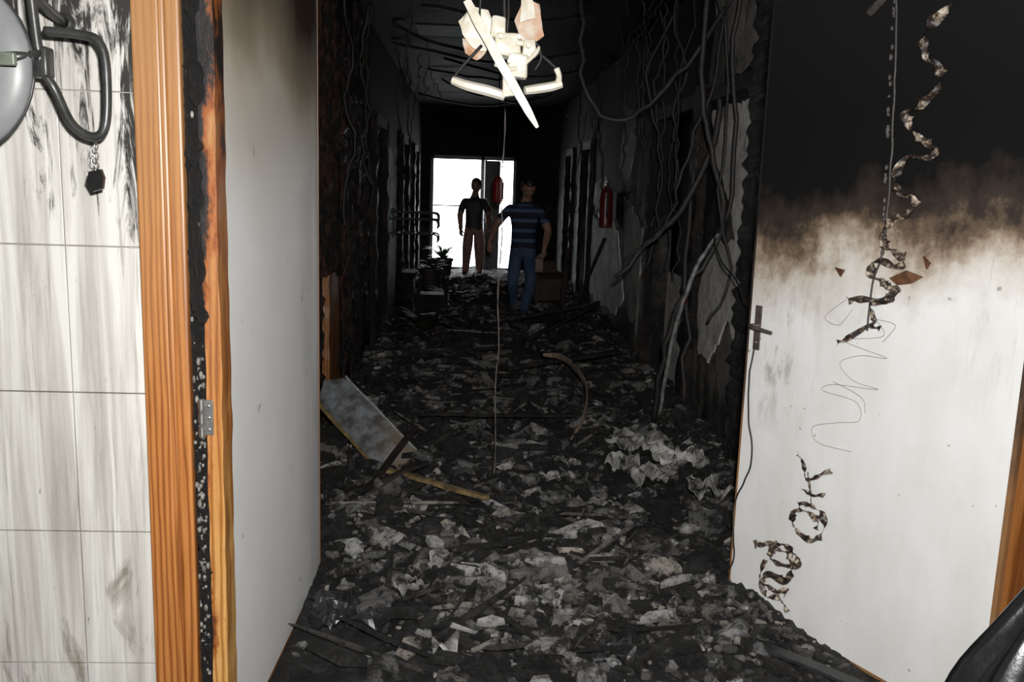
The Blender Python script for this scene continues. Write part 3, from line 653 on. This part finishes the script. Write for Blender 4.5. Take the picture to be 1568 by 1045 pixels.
b=MB(); b.tube([(.60,7.0,.30),(.72,6.8,.32),(.80,6.3,.31),(.80,5.8,.27),(.72,5.35,.20),(.62,5.1,.14)],[.012,.026,.028,.026,.022,.01],seg=8,flat=.35,jit=.01); b.obj('bent_rusty_strip',simple('rusty_strip',(.42,.32,.25),(.16,.11,.08),scale=20))
b=MB(); plank(b,(.98,2.92,.05),(1.34,2.55,.05),.05,.012,mi=0); b.obj('floor_threshold_strip',DARKMET)

# ------------------------------------------------------------------ coat rack, extinguishers, plants, boxes
b=MB()
for z in (1.30,1.22,1.05):
    for yy in (10.7,11.1): b.tube([(LX,yy,z),(-.6,yy,z),(-.46,yy,z),(-.42,yy,z-.03),(-.42,yy,z-.10)],.011,seg=8)
for x in (-.9,-.7,-.5): b.tube([(x,10.7,1.30),(x,11.1,1.30)],.008,sm=1); b.tube([(x,10.7,1.05),(x,11.1,1.05)],.008,sm=1)
b.tube([(-.95,10.7,1.35),(-.95,10.7,1.0)],.012,sm=1)
b.obj('wall_coat_rack',simple('grey_tube_metal',(.14,.14,.15),(.07,.07,.07),rough=.4,Metallic=.5))
def lathe(b,c,prof,n=20,mi=0):
    V=[];F=[]
    for (r,h) in prof:
        for j in range(n): a=2*math.pi*j/n; V.append(Vector(c)+Vector((r*math.cos(a),r*math.sin(a),h)))
    for i in range(len(prof)-1):
        for j in range(n): k=(j+1)%n; F.append((i*n+j,i*n+k,(i+1)*n+k,(i+1)*n+j))
    F.append(tuple(range(n-1,-1,-1))); F.append(tuple((len(prof)-1)*n+j for j in range(n))); b.add(V,F,mi)
def ext(c):
    e=MB(); lathe(e,c,[(.06,0),(.075,.01),(.078,.05),(.078,.33),(.07,.39),(.045,.43),(.025,.45),(.025,.47)])
    x,y,z=c
    e.box((x-.02,y-.06,z+.47),(x+.02,y+.03,z+.49),1,.003); e.box((x-.015,y-.09,z+.50),(x+.015,y+.02,z+.515),1,.003); e.tube([(x,y,z+.46),(x,y,z+.50)],.018,sm=1,mi=1)
    e.tube([(x,y-.03,z+.48),(x,y-.10,z+.44),(x,y-.10,z+.25),(x,y-.085,z+.12)],.012,mi=1)
    e.box((x-.079,y-.03,z+.12),(x+.079,y+.03,z+.15),1); e.box((x+.07,y-.03,z+.1),(x+.11,y+.03,z+.4),1)
    return e.obj('fire_extinguisher',[RED,DARKMET],smooth=False)
ext((1.485,9.95,1.22))
e=MB(); lathe(e,(.27,10.0,1.46),[(.03,0),(.055,.015),(.058,.05),(.058,.22),(.05,.26),(.02,.29)]); lathe(e,(.27,10.0,1.44),[(.035,0),(.035,.02)],mi=1); e.tube([(.27,10.0,1.74),(.26,10.0,2.4),(.25,10,3.1)],.006,mi=1)
for k in range(4):
    a=k*math.pi/2; e.tube([(.27+.062*math.cos(a),10+.062*math.sin(a),1.47),(.27+.062*math.cos(a),10+.062*math.sin(a),1.7)],.004,mi=1,sm=1)
e.obj('hanging_red_lantern',[simple('lantern_red',(.30,.02,.015),(.2,.015,.01),rough=.35),DARKMET])

def plant(name,c,pot=True,n=26,L=.4,green=(.05,.10,.03),sd=1):
    random.seed(sd); b=MB(); x,y,z=c
    if pot: lathe(b,c,[(.10,0),(.14,.02),(.17,.26),(.185,.27),(.185,.31),(.165,.31),(.16,.28)],mi=0); z+=.28
    for i in range(n):
        a=random.uniform(0,6.28); r=L*random.uniform(.6,1.1); up_=random.uniform(.4,1.1)
        P=[Vector((x,y,z))+Vector((math.cos(a)*r*t,math.sin(a)*r*t,up_*r*(1.6*t-1.2*t*t))) for t in [k/7 for k in range(8)]]
        s=Vector((-math.sin(a),math.cos(a),0)); V=[];
        for k,p in enumerate(P):
            w=.028*math.sin(math.pi*(k+.4)/7.6)
            V+=[p-s*w,p+Vector((0,0,.004)),p+s*w]
        F=[]
        for k in range(7):
            for m in (0,1): F.append((k*3+m,k*3+m+1,k*3+m+4,k*3+m+3))
        b.add(V,F,1)
    return b.obj(name,[simple('dark_pot',(.03,.022,.02)),simple('leaf_'+name,green,tuple(g*.5 for g in green),rough=.5)])
plant('potted_plant',(-.50,15.1,.12),L=.42,sd=3); plant('potted_plant.001',(-.60,12.9,.14),L=.30,green=(.03,.045,.02),sd=5)
plant('wilted_foliage',(-.45,8.9,.16),pot=False,L=.5,n=30,green=(.025,.022,.014),sd=8); plant('wilted_foliage.001',(-.2,11.4,.14),pot=False,L=.45,n=26,green=(.03,.03,.018),sd=9)
random.seed(99)
def carton(name,c,s,rz,mat):
    b=MB(); w,d,h=s; t=.006
    b.box((-w/2,-d/2,0),(w/2,-d/2+t,h));b.box((-w/2,d/2-t,0),(w/2,d/2,h));b.box((-w/2,-d/2,0),(-w/2+t,d/2,h));b.box((w/2-t,-d/2,0),(w/2,d/2,h));b.box((-w/2,-d/2,0),(w/2,d/2,t))
    b.add([(-w/2,-d/2,h),(w/2,-d/2,h),(w/2-.02,-d/2-.1,h-.08),(-w/2+.02,-d/2-.1,h-.08)],[(0,1,2,3)]); b.add([(-w/2,d/2,h),(w/2,d/2,h),(w/2-.02,d/2+.06,h+.12),(-w/2+.02,d/2+.06,h+.12)],[(0,1,2,3)])
    o=b.obj(name,mat); o.location=c; o.rotation_euler=(0,0,rz); return o
carton('cardboard_box',(1.0,11.8,.17),(.38,.32,.38),.2,simple('scorched_cardboard',(.06,.04,.025),(.03,.02,.015),scale=6))
b=MB(); b.rough_post((-.62,9.9,.1),(-.28,10.2,.42),.04,fs=14); b.rough_post((-.8,10.0,.1),(-.66,10.5,.65),.04,fs=14)
for (x,y) in ((-.6,9.92),(-.3,9.92),(-.6,10.18),(-.3,10.18)): b.tube([(x,y,.05),(x+.02,y,.6)],.015,jit=.02)
b.obj('burnt_chair_remains',BLACK)

# ------------------------------------------------------------------ black plastic bag
V=[];F=[];n=72;m=26
for i in range(m+1):
    t=i/m; z=.95*t
    r=.62*(1-t)**.75+.10*t
    for j in range(n):
        a=2*math.pi*j/n; fo=.07*math.sin(a*9+3*t+2*math.sin(a*2))*(.4+t)+.05*noise.noise(Vector((math.cos(a)*3,math.sin(a)*3,t*4)))
        rr=r*(1+fo); V.append(Vector((1.50+rr*math.cos(a),1.73+rr*.60*math.sin(a),max(.003,z+.02*noise.noise(Vector((a*3,t*6,1)))))))
for i in range(m):
    for j in range(n): k=(j+1)%n; F.append((i*n+j,i*n+k,(i+1)*n+k,(i+1)*n+j))
F.append(tuple(m*n+j for j in range(n)))
obj('black_plastic_bag',V,F,BAG,smooth=True)

# ------------------------------------------------------------------ people
def skinned(verts,edges,root,sub=2):
    me=bpy.data.meshes.new('tmp'); bm=bmesh.new(); ly=bm.verts.layers.skin.verify(); vs={}
    for k,(p,r) in verts.items():
        v=bm.verts.new(p); v[ly].radius=r if isinstance(r,tuple) else (r,r); v[ly].use_root=(k==root); vs[k]=v
    for a,c in edges: bm.edges.new((vs[a],vs[c]))
    bm.to_mesh(me); bm.free(); o=bpy.data.objects.new('tmp',me); S.collection.objects.link(o)
    sk=o.modifiers.new('s','SKIN'); sk.branch_smoothing=.6; ss=o.modifiers.new('d','SUBSURF'); ss.levels=sub; ss.render_levels=sub
    dg=bpy.context.evaluated_depsgraph_get(); ev=o.evaluated_get(dg); m2=bpy.data.meshes.new_from_object(ev)
    V=[v.co.copy() for v in m2.vertices]; F=[tuple(p.vertices) for p in m2.polygons]
    bpy.data.objects.remove(o); return V,F
def person(name,J,matfn,mats,headc,headrot,skinM,hairM,hands,k=1.0):
    e=empty(name,(0,0,0))
    ed=[('pel','sp'),('sp','ch'),('ch','nb'),('nb','nk'),('nk','hd')]
    for s in 'RL': ed+=[('pel','hip'+s),('hip'+s,'th'+s),('th'+s,'kn'+s),('kn'+s,'cf'+s),('cf'+s,'an'+s),('an'+s,'to'+s),('ch','sh'+s),('sh'+s,'ua'+s),('ua'+s,'el'+s),('el'+s,'fa'+s),('fa'+s,'wr'+s)]
    P={kk:(Vector(v[0]),v[1]) for kk,v in J.items()}
    for s in 'RL':
        lp=lambda a,c,t:P[a][0].lerp(P[c][0],t)
        P['th'+s]=(lp('hip'+s,'kn'+s,.45),.088*k); P['cf'+s]=(lp('kn'+s,'an'+s,.35),.068*k); P['ua'+s]=(lp('sh'+s,'el'+s,.5),.060*k); P['fa'+s]=(lp('el'+s,'wr'+s,.35),.046*k)
    V,F=skinned(P,ed,'pel')
    mi=[]
    for f in F:
        c=sum((V[i] for i in f),Vector())/len(f); mi.append(matfn(c,P))
    obj('body',V,F,mats,e,True,mi)
    R=Matrix.Rotation(headrot[2],3,'Z')@Matrix.Rotation(headrot[0],3,'X')
    hc=Vector(headc)
    def hf(c):
        c=c.copy(); t=max(0,-c.z/.12); c.x*=1-.38*t*t; 
        if c.y<0: c.y*=(1-.08*t)
        else: c.y*=1-.25*t
        return c
    b=MB(); b.ball(hc,(.078,.098,.120),u=28,v=22,fn=hf,M=R)
    def at(p): return hc+R@Vector(p)
    b.ball(at((0,-.100,-.018)),(.013,.017,.020),M=R); b.ball(at((0,-.093,.002)),(.009,.011,.026),M=R)
    for s in (-1,1): b.ball(at((s*.079,.008,-.01)),(.010,.020,.032),M=R)
    b.ball(at((0,-.070,-.088)),(.026,.018,.018),M=R)
    b.obj('head',skinM,e,True)
    b=MB()
    for s in (-1,1): b.ball(at((s*.031,-.086,.006)),(.013,.010,.008),M=R); b.ball(at((s*.031,-.094,.006)),(.006,.004,.006),1,M=R); b.tube([at((s*.048,-.082,.024)),at((s*.030,-.094,.030)),at((s*.014,-.096,.025))],.004,mi=1)
    b.obj('eyes_and_brows',[simple('eye_'+name,(.5,.5,.48)),hairM],e,True)
    b=MB(); b.ball(at((0,-.088,-.058)),(.024,.007,.006),M=R)
    b.obj('mouth',simple('lips_'+name,(.3,.1,.08)),e,True)
    b=MB()
    def hair(c):
        c=c.copy(); c*=1+noise.noise(c*60)*.03
        if c.y<-.02 and c.z<.062: c.y=-.02+(c.y+.02)*.05
        if c.z<-.045: c.z=-.045+(c.z+.045)*.15
        return c
    b.ball(at((0,.010,.014)),(.086,.104,.120),u=32,v=24,fn=hair,M=R); b.obj('hair',hairM,e,True)
    for s,(d,nrm) in hands.items():
        w=P['wr'+s][0]; d=Vector(d).normalized(); nrm=Vector(nrm); nrm=(nrm-d*nrm.dot(d)).normalized(); sd=d.cross(nrm)
        hb=MB(); fd=(P['wr'+s][0]-P['el'+s][0]).normalized()
        hb.tube([w-fd*.07,w-fd*.02,w+d*.015,w+d*.045],[.036*k,.033*k,.031,.030],seg=12,sm=3,flat=.85)
        Vv,Ff=skinned({'a':(w+d*.005,(.030,.022)),'b':(w+d*.045,(.038,.017)),'c':(w+d*.088,(.039,.015))},[('a','b'),('b','c')],'a',2); hb.add(Vv,Ff)
        for kk,(off,L) in enumerate([(-.030,.066),(-.010,.078),(.010,.072),(.029,.056)]):
            p0=w+d*.074+sd*off; p1=p0+(d*.9+nrm*.2)*L*.45; p2=p1+(d*.7+nrm*.55)*L*.32; p3=p2+(d*.4+nrm*.75)*L*.25
            hb.tube([p0,p1,p2,p3],[.0098,.009,.008,.0065],seg=8,sm=3)
        q0=w+d*.03-sd*.026; q1=q0+(-sd*.7+d*.6+nrm*.25)*.035; q2=q1+(-sd*.3+d*.9+nrm*.3)*.03
        hb.tube([q0,q1,q2],[.013,.010,.008],seg=8,sm=3); hb.obj('hand_'+s,skinM,e,True)
    return e
SK=simple('skin',(.36,.20,.14),(.28,.15,.10),scale=30,rough=.5); HAIR=simple('dark_hair',(.012,.009,.007),(.02,.015,.012),scale=80,rough=.5)
def m_stripe():
    g=G('navy_striped_polo'); x,y,z=g.xyz()
    w=g.math('FRACT',g.math('MULTIPLY',g.math('ADD',z,.02),8.5)); 
    st=g.math('GREATER_THAN',w,.66)
    c=g.mix(st,(.008,.012,.03),(.07,.12,.21)); c=g.mix(g.math('GREATER_THAN',z,1.39),c,(.012,.018,.045))
    c=g.mix(g.math('GREATER_THAN',z,1.425),c,(.06,.10,.18))
    c=g.mix(g.math('GREATER_THAN',z,1.45),c,(.008,.012,.03))
    g.bump(g.noise(25),.4,.006); return g.fin(c,.8)
def m_denim():
    g=G('blue_denim'); a=g.noise(7,6,.6,g.map((1,1,.5))); g.bump(a,.5,.01); return g.fin(g.mix(g.ramp(a,[(.4,0),(.65,1)]),(.03,.055,.12),(.06,.10,.18)),.85)
SHOE=simple('dark_shoe',(.03,.025,.02))
J1={'pel':((.61,10.62,.93),(.15,.115)),'sp':((.61,10.60,1.10),(.16,.12)),'ch':((.61,10.57,1.28),(.18,.125)),'nb':((.62,10.53,1.44),(.105,.08)),'nk':((.63,10.49,1.52),.055),'hd':((.635,10.44,1.60),.05),
'shR':((.43,10.57,1.40),.078),'elR':((.28,10.56,1.20),.05),'wrR':((.205,10.44,1.0),.031),'shL':((.79,10.57,1.39),.078),'elL':((.905,10.58,1.14),.05),'wrL':((.85,10.42,.94),.031),
'hipR':((.53,10.62,.86),.108),'knR':((.49,10.50,.52),.072),'anR':((.53,10.76,.20),.052),'toR':((.53,10.62,.14),.042),'hipL':((.69,10.62,.86),.108),'knL':((.70,10.42,.53),.072),'anL':((.63,10.42,.18),.052),'toL':((.62,10.27,.14),.042)}
def mf1(c,P):
    for s in 'RL':
        out=(c-P['sh'+s][0]).dot((P['el'+s][0]-P['sh'+s][0]).normalized())
        near=min((c-P['el'+s][0].lerp(P['wr'+s][0],t)).length for t in (0,.25,.5,.75,1))
        near2=min((c-P['sh'+s][0].lerp(P['el'+s][0],t)).length for t in (.6,.8,1))
        if min(near,near2)<.078 and out>.18: return 2
    if c.z>1.475: return 2
    if c.z<.18: return 3
    if c.z<.92: return 1
    return 0
m1=person('man_in_striped_shirt',J1,mf1,[m_stripe(),m_denim(),SK,SHOE],(.637,10.37,1.635),(.78,0,.15),SK,HAIR,{'R':((-.05,-.1,-1),(.6,-.6,0)),'L':((-.25,-.1,-1),(-.6,-.6,0))})
b=MB(); b.box((.74,10.34,.66),(.84,10.40,.83),bev=.015); b.tube([(.76,10.37,.83),(.79,10.38,.87),(.83,10.37,.83)],.006); b.obj('carried_pouch',simple('tan_cloth',(.22,.17,.12)),parent=m1)
X0=.02
J2={'pel':((X0,15.5,.95),(.165,.12)),'sp':((X0,15.5,1.10),(.17,.125)),'ch':((X0,15.5,1.30),(.20,.13)),'nb':((X0+.01,15.5,1.45),(.11,.08)),'nk':((X0+.015,15.5,1.54),.060),'hd':((X0+.02,15.48,1.62),.055),
'shR':((X0-.18,15.5,1.41),.080),'elR':((X0-.245,15.50,1.15),.055),'wrR':((X0-.225,15.40,.92),.034),'shL':((X0+.18,15.5,1.41),.080),'elL':((X0+.25,15.52,1.15),.055),'wrL':((X0+.25,15.36,.93),.034),
'hipR':((X0-.085,15.5,.88),.122),'knR':((X0-.11,15.45,.52),.088),'anR':((X0-.13,15.50,.20),.066),'toR':((X0-.15,15.36,.15),.045),'hipL':((X0+.085,15.5,.88),.122),'knL':((X0+.10,15.47,.52),.088),'anL':((X0+.11,15.60,.20),.066),'toL':((X0+.12,15.46,.15),.045)}
person('man_in_dark_shirt',J2,mf1,[simple('black_tshirt',(.045,.045,.05)),simple('russet_trousers',(.42,.22,.19)),SK,SHOE],(X0+.025,15.45,1.665),(.25,0,-.9),SK,HAIR,{'R':((.05,-.2,-1),(.6,-.6,0)),'L':((0,-.1,-1),(-.6,-.6,0))},k=1.16)

# ------------------------------------------------------------------ camera, lights, world
f=1380.0
dY=Vector((-60,237,-1380)).normalized(); dnn=Vector((-260,-8101,-1380)).normalized()
Zc=-dnn; Yc=dY; Xc=Yc.cross(Zc)
M=Matrix((Xc,Yc,Zc)).to_4x4(); M.translation=Vector((0,0,1.6))
cd=bpy.data.cameras.new('camera'); cam=bpy.data.objects.new('camera',cd); S.collection.objects.link(cam); cam.matrix_world=M
cd.sensor_width=36; cd.lens=f/1600*36; cd.clip_start=.05; cd.clip_end=200; S.camera=cam
ld=bpy.data.lights.new('camera_flash','AREA'); ld.shape='RECTANGLE'; ld.size=.07; ld.size_y=.045; ld.energy=116; ld.color=(1,.985,.97)
lo=bpy.data.objects.new('camera_flash',ld); S.collection.objects.link(lo); Ml=M.copy(); Ml.translation=Vector((.06,.03,1.74)); lo.matrix_world=Ml
w=bpy.data.worlds.new('world'); S.world=w; w.use_nodes=True; bg=w.node_tree.nodes['Background']; bg.inputs[0].default_value=(.93,.97,1,1); bg.inputs[1].default_value=9
S.view_settings.view_transform='Standard'
